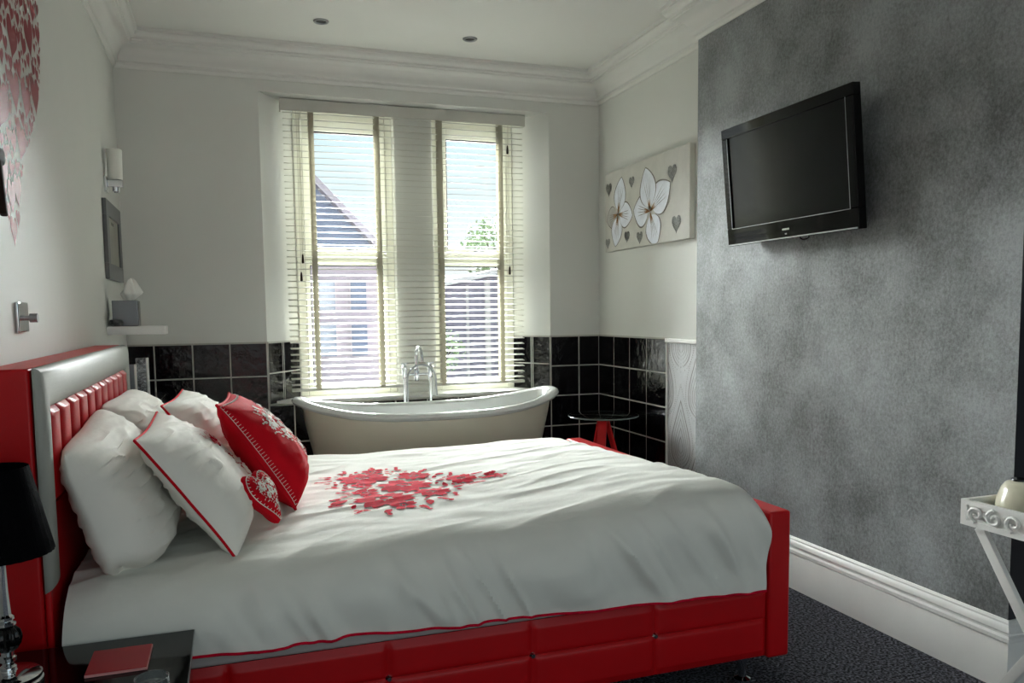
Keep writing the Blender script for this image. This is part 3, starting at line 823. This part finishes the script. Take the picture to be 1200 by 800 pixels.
# ------------------------------------------------------------------ left wall
# big heart of little hearts
dec = thing('wall_decal', 'large heart made of many red hearts stuck on the left wall', 'wall decal', (XL, 2.87, 1.58))
HYC, HZC, HS = 2.86, 2.13, .61
big = [(HYC + x * HS, HZC + y * HS * 1.10) for x, y in heart_curve(80)]
R = random.Random(5); occ = []; w = MB()
for (y, z, r) in ((2.872, 1.615, .045), (2.93, 1.66, .028), (2.82, 1.67, .03), (2.87, 1.72, .05), (2.95, 1.75, .05), (2.80, 1.78, .045)):
    occ.append((y, z, r)); w.poly([(y + x * r, z + q2 * r * 1.25) for x, q2 in heart_curve(20)], lambda u, v: (XL + .0015, u, v))
for r in [.10] * 60 + [.07] * 160 + [.040] * 260 + [.028] * 900 + [.018] * 2600 + [.011] * 5000:
    y, z = R.uniform(HYC - HS, HYC + HS), R.uniform(HZC - HS * 1.2, HZC + HS * 1.1)
    if not in_poly((y, z), big) or any((y - a) ** 2 + (z - b) ** 2 < (r * .84 + q_ * .84 + .002) ** 2 for a, b, q_ in occ): continue
    if not all(in_poly((y + dx * r * .6, z + dz * r * .7), big) for dx, dz in ((1, 0), (-1, 0), (0, 1), (0, -1))): continue
    occ.append((y, z, r)); an = R.uniform(-.45, .45); ca, sa = math.cos(an), math.sin(an)
    w.poly([(y + (x * ca - q2 * sa) * r, z + (x * sa + q2 * ca) * r * 1.12) for x, q2 in heart_curve(20)], lambda u, v: (XL + .0015, u, v))
w.build('heart_stickers', M['hearts'], dec, smooth=False)
# dark bracket cut by the frame edge
o = thing('wall_hook', 'dark brown wooden hook on the red heart decal', 'hook', (XL, 2.54, 1.7))
MB().box(XL + .003, XL + .055, 2.49, 2.585, 1.765, 1.812).build('hook_block', M['dark_wood'], o, bevel=.012)
MB().obox((XL + .05, 2.525, 1.70), (.010, 0, 0), (0, .012, -.004), (0, .014, -.07)).build('hook_arm', M['dark_wood'], o, bevel=.005)

# dimmer switch
o = thing('dimmer_switch', 'chrome dimmer switch with a protruding knob above the headboard', 'switch', (XL, 2.878, 1.355))
MB().box(XL, XL + .012, 2.815, 2.94, 1.308, 1.402).build('face_plate', M['chrome'], o, bevel=.004)
w = MB(); w.tube([(XL + .012, 2.878, 1.352), (XL + .028, 2.878, 1.352), (XL + .028, 2.878, 1.352), (XL + .05, 2.878, 1.352)], [.008, .008, .014, .014], 20); w.build('knob', M['steel'], o)

# wall light
o = thing('wall_sconce', 'wall light with a frosted glass shade on a square chrome bracket', 'wall light', (XL, 4.95, 2.03))
MB().box(XL, XL + .014, 4.90, 5.0, 2.03, 2.115).build('back_plate', M['chrome'], o, bevel=.003)
w = MB(); w.box(XL + .014, XL + .09, 4.93, 4.97, 2.06, 2.098); w.lathe((XL + .055, 4.95, 2.03), [(.012, 0), (.02, .006), (.02, .03)], 18, True); w.build('arm', M['chrome'], o, bevel=.002)
w = MB(); w.lathe((XL + .052, 4.95, 2.10), [(.036, 0), (.038, .004), (.040, .16), (.038, .163), (.036, .16), (.034, .006)], 32); w.build('glass_shade', M['frost'], o)

# framed picture
o = thing('picture_frame', 'grey framed picture hanging on the left wall under the wall light', 'picture frame', (XL, 5.07, 1.55))
FY = (4.775, 5.365, 1.556, 1.98)
w = MB(); f = .085
for (y0, y1, z0, z1) in ((FY[0], FY[1], FY[3] - f, FY[3]), (FY[0], FY[1], FY[2], FY[2] + f), (FY[0], FY[0] + f, FY[2] + f, FY[3] - f), (FY[1] - f, FY[1], FY[2] + f, FY[3] - f)): w.box(XL + .001, XL + .022, y0, y1, z0, z1)
w.build('frame', mat('grey_frame_lacquer', (92, 94, 94), .4, var=.05), o, smooth=False, bevel=.003)
MB().box(XL + .001, XL + .012, FY[0] + f, FY[1] - f, FY[2] + f, FY[3] - f).build('print', mat('pale_grey_print', (150, 148, 136), .5, var=.12, vscale=6), o, smooth=False)
w = MB(); w.box(XL + .0125, XL + .013, 5.02, 5.05, 1.86, 1.878); w.box(XL + .0125, XL + .013, 5.07, 5.10, 1.86, 1.878); w.build('print_detail', M['black_plastic'], o, smooth=False)

# floating shelf and what stands on it
o = MB().box(XL, -.335, 4.72, 4.89, 1.258, 1.303).build('wall_shelf', M['gloss_white'], None, smooth=False, bevel=.003)
tag(o, 'small white floating shelf on the left wall holding the tissue box', 'shelf')
o = thing('tissue_box', 'square chrome tissue box with a tissue pulled up, on the white shelf', 'tissue box', (-.525, 4.81, 1.303))
w = MB(); w.box(-.595, -.468, 4.755, 4.865, 1.303, 1.44); w.build('box', mat('brushed_grey_metal', (120, 124, 128), .35, metal=.7, var=.05), o, smooth=False, bevel=.004)
w = MB(); w.box(-.468, -.4665, 4.76, 4.86, 1.306, 1.437); w.build('side_panel', M['black_gloss'], o, smooth=False)
w = MB()
def tis(u, v):
    a = u * 2 * PI; r = (.010 + .030 * min(v / .38, (1 - v) / .62)) * (1 + .3 * math.sin(3 * a + 2 * v)) * (1 if v < .97 else .3)
    return (-.515 + .02 * v + r * math.cos(a) * 1.3, 4.81 + r * math.sin(a) * .5, 1.436 + .115 * v + .012 * math.sin(2 * a) * v)
w.grid(tis, 30, 12, True); w.build('tissue', M['tissue'], o)
o = MB().lathe((-.575, 4.735, 1.303), [(.02, 0), (.032, .008), (.036, .02), (.028, .034), (.012, .038), (.004, .036)], 24, True).build('trinket_dish', M['zebra'], None)
tag(o, 'small black and white patterned dish beside the tissue box', 'dish')

# far bedside stand with the silver frames
o = thing('bedside_stand', 'black stand in the corner behind the far end of the headboard', 'bedside table', (-.5, 4.5, 0))
MB().box(XL + .03, -.36, 4.30, 4.78, .02, .92).build('carcass', M['black_gloss'], o, smooth=False, bevel=.004)
MB().box(-.36, -.352, 4.32, 4.76, .50, .88).build('drawer_front', M['black_gloss'], o, smooth=False, bevel=.003)
MB().box(XL + .02, -.345, 4.29, 4.79, .92, .94).build('top', M['black_gloss'], o, smooth=False, bevel=.003)
o = thing('mosaic_frame', 'taller silver mosaic frame standing behind the headboard end', 'picture frame', (-.45, 4.62, .94))
MB().box(-.478, -.428, 4.60, 4.64, .94, 1.138).build('mosaic_face', M['mirror'], o, smooth=False, bevel=.003)
MB().box(-.428, -.418, 4.598, 4.642, .94, 1.138).build('silver_edge', M['gloss_white'], o, smooth=False, bevel=.002)
o = thing('photo_frame', 'smaller grey frame with a white edge in front of the silver mosaic frame', 'picture frame', (-.47, 4.44, .94))
MB().box(-.505, -.468, 4.43, 4.45, .94, 1.115).build('print', M['grey_card'], o, smooth=False, bevel=.002)
MB().box(-.468, -.459, 4.428, 4.452, .94, 1.115).build('white_edge', M['gloss_white'], o, smooth=False, bevel=.002)

# ------------------------------------------------------------------ near bedside table and what is on it
TZ = .50
o = thing('bedside_table', 'black glass-topped bedside table beside the bed', 'bedside table', (-.36, 2.08, 0))
MB().box(-.598, -.128, 1.86, 2.308, TZ - .016, TZ).build('glass_top', M['black_gloss'], o, smooth=False, bevel=.002)
MB().box(-.58, -.145, 1.875, 2.305, .05, TZ - .016).build('carcass', M['black_gloss'], o, smooth=False, bevel=.004)
for z0 in (.06, .27):
    d_ = MB().box(-.145, -.137, 1.885, 2.295, z0, z0 + .2).build('drawer_front', M['black_gloss'], o, smooth=False, bevel=.002)
    MB().tube([(-.137, 2.09, z0 + .1), (-.118, 2.09, z0 + .1)], [.008, .012], 16).build('knob', M['chrome'], d_)
w = MB(); w.box(-.1281, -.1265, 1.86, 2.308, TZ - .013, TZ - .001); w.build('bright_edge', M['steel'], o, smooth=False)

LX, LY = -.520, 2.10
o = thing('table_lamp', 'table lamp with a black fabric shade and ribbed chrome stem', 'lamp', (LX, LY, TZ))
MB().lathe((LX, LY, TZ), [(.0, 0), (.066, 0), (.070, .003), (.070, .010), (.066, .013), (.068, .016), (.068, .024), (.063, .028), (.018, .036), (.016, .04)], 48).build('base', M['chrome'], o)
MB().lathe((LX, LY, TZ + .036), [(.014, 0), (.017, .004), (.017, .010), (.012, .014), (.012, .020), (.018, .024), (.018, .032), (.013, .036), (.013, .048)], 32).build('lower_collar', M['chrome'], o)
MB().lathe((LX, LY, TZ + .080), [(.010, 0), (.020, .006), (.028, .020), (.031, .034), (.028, .048), (.018, .060), (.012, .064)], 64, ribs=14, rib=.07).build('ribbed_bulb', M['black_gloss'], o)
MB().lathe((LX, LY, TZ + .142), [(.013, 0), (.021, .003), (.021, .009), (.014, .012), (.018, .016), (.018, .022), (.011, .028)], 32).build('upper_collar', M['chrome'], o)
MB().lathe((LX, LY, TZ + .165), [(.012, 0), (.0085, .06), (.007, .13), (.007, .24), (.016, .245), (.016, .29)], 24, ribs=8, rib=.08).build('stem', M['chrome'], o)
w = MB(); w.lathe((LX, LY, 0), [(.108, .812), (.108, .816), (.066, 1.012), (.065, 1.014), (.0635, 1.012), (.105, .815)], 64, ribs=32, rib=.012); w.build('shade', M['black_cloth'], o)

o = thing('notebook', 'red notebook lying on the black bedside table', 'notebook', (-.29, 2.15, TZ))
MB().box(-.361, -.224, 2.075, 2.222, TZ + .001, TZ + .007).build('pages', M['paper'], o, smooth=False)
w = MB(); w.box(-.360, -.226, 2.077, 2.220, TZ + .007, TZ + .009); w.build('cover', M['notebook'], o, smooth=False)
o = MB().lathe((-.205, 1.972, TZ), [(.0, .001), (.034, .001), (.038, .008), (.038, .024), (.036, .025), (.033, .022), (.032, .010), (0, .006)], 40).build('glass_dish', mat('clear_grey_glass', (190, 196, 198), .05, var=.02, trans=.85), None)
tag(o, 'small round clear glass dish on the black bedside table', 'dish')

# ------------------------------------------------------------------ glass side table in the corner
GX, GY, GZ = 2.345, 4.90, .645
o = thing('side_table', 'round clear glass side table with red legs in the tiled corner', 'side table', (GX, GY, 0))
MB().lathe((GX, GY, GZ), [(0, 0), (.228, 0), (.236, .004), (.236, .010), (.228, .014), (0, .014)], 56).build('glass_top', M['clear_glass'], o)
MB().lathe((GX, GY, GZ), [(.236, .003), (.239, .007), (.236, .012)], 56).build('glass_rim', mat('polished_glass_edge', (120, 130, 128), .12, var=.05), o)
for k in range(3):
    a = math.radians((0, 100, 232)[k])
    p0 = Vector((GX + .02 * math.cos(a), GY + .02 * math.sin(a), GZ - .012)); p1 = Vector((GX + .2 * math.cos(a), GY + .2 * math.sin(a), .0))
    dr = (p1 - p0); c = (p0 + p1) / 2; sd = Vector((-math.sin(a), math.cos(a), 0)); 
    w = MB(); w.obox(c, dr / 2, sd * .030, dr.normalized().cross(sd) * .008); w.build('leg', M['red_acrylic'], o, smooth=False, bevel=.003)
w = MB(); w.lathe((GX, GY, GZ - .014), [(0, 0), (.05, 0), (.05, .012), (0, .012)], 24); w.build('hub', M['steel'], o)

# ------------------------------------------------------------------ butler tray table by the right wall
TXA, TXB_, TYA, TYB = 2.245, 2.62, 1.47, 1.985
o = thing('tray_table', 'white folding tray table with carved fretwork sides at the right', 'tray table', (2.43, 1.73, 0))
MB().box(TXA + .012, TXB_ - .012, TYA + .012, TYB - .012, .642, .652).build('tray_base', M['gloss_white'], o, smooth=False)
def traywall(x0, x1, y0, y1, axis, sgn):
    w = MB(); zt, zb_ = .724, .640
    w.box(x0, x1, y0, y1, zt - .016, zt); w.box(x0, x1, y0, y1, zb_, zb_ + .018)
    if axis == 'y':
        w.box(x0, x1, y0, y0 + .022, zb_ + .018, zt - .016); w.box(x0, x1, y1 - .022, y1, zb_ + .018, zt - .016)
        w.box(x0 + .004, x1 - .004, y0 + .022, y1 - .022, zb_ + .018, zt - .016)
        n = 7; L_ = (y1 - y0 - .05) / n; xo = x0 if sgn < 0 else x1
        for k in range(n):
            yc = y0 + .025 + L_ * (k + .5); s = 1 if k % 2 else -1
            pts = [(xo, yc + (.006 + .0035 * i / 2) * math.cos(s * i * .55), .683 + (.004 + .0026 * i / 2) * math.sin(s * i * .55) * 1.25) for i in range(15)]
            w.tube(pts, .0052, 8)
            w.tube([(xo, yc + L_ * .3, .671), (xo, yc + L_ * .45, .683), (xo, yc + L_ * .55, .695)], .005, 8)
    else:
        w.box(x0, x0 + .022, y0, y1, zb_ + .018, zt - .016); w.box(x1 - .022, x1, y0, y1, zb_ + .018, zt - .016); w.box(x0 + .022, x1 - .022, y0 + .004, y1 - .004, zb_ + .018, zt - .016)
    return w.build('tray_side', M['gloss_white'], o, smooth=True)
traywall(TXA, TXA + .014, TYA, TYB, 'y', -1); traywall(TXB_ - .014, TXB_, TYA, TYB, 'y', 1)
traywall(TXA + .014, TXB_ - .014, TYA, TYA + .014, 'x', -1); traywall(TXA + .014, TXB_ - .014, TYB - .014, TYB, 'x', 1)
for (x, ya, yb_) in ((TXA + .035, 1.94, 1.52), (TXB_ - .035, 1.94, 1.52), (TXA + .065, 1.52, 1.94), (TXB_ - .065, 1.52, 1.94)):
    p0, p1 = Vector((x, ya, .636)), Vector((x, yb_, 0.004)); dr = p1 - p0
    w = MB(); w.obox((p0 + p1) / 2, dr / 2, Vector((.010, 0, 0)), dr.normalized().cross(Vector((1, 0, 0))) * .017); w.build('leg', M['gloss_white'], o, smooth=False, bevel=.003)
for y in (1.94, 1.52):
    w = MB(); w.tube([(TXA + .03, y, .628), (TXB_ - .03, y, .628)], .010, 10); w.build('rail', M['gloss_white'], o)

o = thing('kettle', 'small cream kettle with a black lid button and chrome handle on the white tray', 'kettle', (2.395, 1.86, .652))
MB().lathe((2.395, 1.86, .653), [(0, 0), (.085, 0), (.095, .008), (.098, .04), (.094, .08), (.082, .115), (.070, .132), (.05, .140), (0, .143)], 56).build('body', M['cream_pot'], o)
MB().lathe((2.375, 1.88, .793), [(0, 0), (.028, 0), (.026, .006), (.01, .009), (0, .009)], 24).build('lid_button', M['black_plastic'], o)
w = MB(); w.box(2.44, 2.475, 1.835, 1.875, .785, .80); w.tube([(2.452, 1.855, .80), (2.452, 1.855, .875), (2.50, 1.855, .88), (2.515, 1.855, .80), (2.495, 1.855, .70)], .012, 12); w.build('handle', M['chrome'], o)

# ------------------------------------------------------------------ ceiling downlights
for (x, y) in ((.568, 4.99), (1.49, 5.03)):
    o = thing('downlight', 'recessed chrome ceiling downlight, the %s of the two' % ('one nearer the left wall' if x < 1 else 'one nearer the right alcove'), 'ceiling light', (x, y, ZC), 'ceiling downlights')
    w = MB(); w.lathe((x, y, ZC), [(.030, .0), (.030, -.004), (.034, -.008), (.042, -.008), (.046, -.003), (.046, 0)], 36); w.build('ring', M['steel'], o)
    w = MB(); w.lathe((x, y, ZC), [(0, -.002), (.014, -.002), (.030, -.001)], 30); w.build('lamp', M['black_plastic'], o)

# ------------------------------------------------------------------ outside
G = -.35
gm = mat('dark_paving', (66, 66, 60), .85, var=.08, vscale=2)
o = MB().box(-14, 20, D + .5, 40, G - .1, G).build('ground', gm, None, smooth=False); struct(o)
hs = thing('neighbour_house', 'pale rendered gabled house seen through the left window', 'house', (.5, 18, G))
pink = mat('pale_pink_render', (180, 166, 174), .8, var=.04); slate = mat('grey_slate', (120, 128, 150), .7, var=.12, vscale=5, stretch=(1, 1, 9))
HX0, HX1, AX, AZ, EZ = -2.2, 3.05, .42, 5.18, 2.45
MB().box(HX0, HX1, 16, 23, G, EZ).build('walls', pink, hs, smooth=False)
w = MB(); tri = [(HX0, EZ), (HX1, EZ), (AX, AZ - .12)]
w.add([(x, y, z) for y in (16.02, 23) for x, z in tri], [(0, 1, 2), (5, 4, 3), (0, 3, 4, 1), (1, 4, 5, 2), (2, 5, 3, 0)]); w.build('gable', slate, hs, smooth=False)
w = MB()
for (x0, x1) in ((AX, HX1 + .25), (AX, HX0 - .25)):
    z1 = AZ - (AZ - EZ) * abs(x1 - AX) / abs((HX1 if x1 > AX else HX0) - AX)
    w.add([(x0, 15.7, AZ), (x1, 15.7, z1), (x1, 23.2, z1), (x0, 23.2, AZ), (x0, 15.7, AZ - .16), (x1, 15.7, z1 - .16), (x1, 23.2, z1 - .16), (x0, 23.2, AZ - .16)], [(0, 1, 2, 3), (7, 6, 5, 4), (0, 4, 5, 1), (1, 5, 6, 2), (2, 6, 7, 3), (3, 7, 4, 0)])
w.build('roof', mat('grey_pink_roof', (178, 168, 178), .8, var=.08), hs, smooth=False)
gw = mat('house_window_glass', (120, 128, 150), .15, var=.1)
for (x0, x1, z0, z1) in ((1.62, 1.92, 1.45, 2.02), (2.22, 2.52, 1.45, 2.02), (1.62, 1.92, .55, 1.15), (2.22, 2.52, .55, 1.15), (.6, .95, 1.45, 2.02)):
    f_ = MB().box(x0 - .03, x1 + .03, 15.95, 16, z0 - .03, z1 + .03).build('window', pink, hs, smooth=False)
    MB().box(x0, x1, 15.935, 15.95, z0, z1).build('pane', gw, f_, smooth=False)
sh = thing('garden_shed', 'dark boarded outbuilding with a sloping roof seen through the right window', 'shed', (3.9, 12.6, G))
w = MB(); purple = mat('purple_grey_boards', (112, 106, 122), .8, var=.12, vscale=3, stretch=(6, 1, .3))
w.add([(x, y, z) for y in (12, 13.4) for x, z in ((3.0, G), (5.2, G), (5.2, 2.2), (3.0, 1.74))], [(0, 1, 2, 3), (7, 6, 5, 4), (0, 4, 5, 1), (1, 5, 6, 2), (2, 6, 7, 3), (3, 7, 4, 0)]); w.build('walls', purple, sh, smooth=False)
w = MB(); w.add([(x, y, z) for y in (11.85, 13.5) for x, z in ((2.85, 1.72), (5.3, 2.23), (5.3, 2.31), (2.85, 1.80))], [(0, 1, 2, 3), (7, 6, 5, 4), (0, 4, 5, 1), (1, 5, 6, 2), (2, 6, 7, 3), (3, 7, 4, 0)]); w.build('roof', mat('pale_felt_roof', (176, 172, 178), .8), sh, smooth=False)
w = MB(); w.box(3.72, 3.80, 11.96, 12, G, 1.85); w.box(3.42, 3.46, 11.97, 12, G, 1.78); w.build('corner_post', mat('weathered_post', (150, 146, 150), .8), sh, smooth=False)
leafm = mat('grey_green_leaves', (120, 138, 104), .7, var=.3, vscale=3)
def bush(name, label, c, r, n, trunk, seed):
    R = random.Random(seed); t = thing(name, label, 'tree' if trunk else 'bush', (c[0], c[1], G))
    w = MB()
    for k in range(n):
        d = Vector((R.gauss(0, 1), R.gauss(0, 1), R.gauss(0, .8))).normalized() * r * R.uniform(.35, 1) ** .6
        p = Vector(c) + d; s = R.uniform(.05, .11) * r
        a = Vector((R.gauss(0, 1), R.gauss(0, 1), R.gauss(0, 1))).normalized(); b = a.cross(Vector((R.gauss(0, 1), R.gauss(0, 1), R.gauss(0, 1)))).normalized()
        w.add([p - a * s, p + b * s * .5, p + a * s, p - b * s * .5], [(0, 1, 2, 3)])
    w.build('foliage', leafm, t, smooth=False, fix=False)
    w = MB(); w.tube([(c[0], c[1], G), (c[0] + .05, c[1], c[2])], [.12 * r, .05 * r], 10)
    for k in range(5):
        a = k * 1.3; w.tube([(c[0] + .03, c[1], c[2] - r * .5), (c[0] + math.cos(a) * r * .6, c[1] + math.sin(a) * r * .6, c[2] + r * .3)], [.04 * r, .015 * r], 6)
    w.build('trunk', M['dark_wood'], t)
bush('tree', 'leafy green tree beyond the outbuilding in the right window', (5.35, 16.5, 2.72), .72, 900, True, 2)
bush('shrub', 'pale green shrub beside the outbuilding, at the left edge of the right window', (2.66, 10.6, .85), .34, 700, False, 4)

# ------------------------------------------------------------------ light
wd = bpy.data.worlds.new('sky'); S.world = wd; wd.use_nodes = True
nt = wd.node_tree; N = nt.nodes; L = nt.links; bg = N['Background']
tc = N.new('ShaderNodeTexCoord'); sp = N.new('ShaderNodeSeparateXYZ'); L.new(tc.outputs['Generated'], sp.inputs['Vector'])
rp = N.new('ShaderNodeValToRGB'); e = rp.color_ramp.elements
e[0].position = .0; e[0].color = (.78, .78, .76, 1); e[1].position = .5; e[1].color = (.52, .74, .82, 1)
q_ = e.new(.06); q_.color = (.95, .96, .96, 1); q_ = e.new(.20); q_.color = (.74, .89, .93, 1)
L.new(sp.outputs['Z'], rp.inputs['Fac']); L.new(rp.outputs['Color'], bg.inputs['Color'])
bg.inputs['Strength'].default_value = 1.08
# broad overcast glow of the bright sky in front of the window
def sun(name, el, az, strength, ang, col):
    l = bpy.data.lights.new(name, 'SUN'); l.energy = strength; l.angle = math.radians(ang); l.color = col
    o = bpy.data.objects.new(name, l); COL.objects.link(o); o.location = (1.2, 12, 8)
    d = Vector((math.sin(math.radians(az)) * math.cos(math.radians(el)), math.cos(math.radians(az)) * math.cos(math.radians(el)), math.sin(math.radians(el))))
    o.rotation_euler = d.to_track_quat('Z', 'Y').to_euler(); return o
sun('veiled_sun', 27, 0, 104., 62, (1, .995, .98))

# ------------------------------------------------------------------ camera
yaw, pitch, roll_, f_px, cy_ = 3.33307825e-01, -8.41804393e-02, -1.22584866e-02, 945.5, 446.08
cyw, sy_ = math.cos(yaw), math.sin(yaw); cp, sp_ = math.cos(pitch), math.sin(pitch)
F = Vector((sy_ * cp, cyw * cp, sp_)); rt = Vector((cyw, -sy_, 0)); up = rt.cross(F)
cr, sr_ = math.cos(roll_), math.sin(roll_)
Rv = rt * cr + up * sr_; Uv = -rt * sr_ + up * cr
cam = bpy.data.cameras.new('camera'); co = bpy.data.objects.new('camera', cam); COL.objects.link(co)
mw = Matrix((Rv, Uv, -F)).transposed().to_4x4(); mw.translation = Vector((0, 0, 1.35)); co.matrix_world = mw
cam.sensor_fit = 'HORIZONTAL'; cam.sensor_width = 36; cam.lens = f_px / 1200 * 36; cam.shift_x = 0; cam.shift_y = (cy_ - 400) / 1200
cam.clip_start = .05; cam.clip_end = 200
S.camera = co
vs = S.view_settings; vs.view_transform = 'Standard'; vs.look = 'None'; vs.gamma = 1; vs.use_curve_mapping = False; vs.exposure = .15
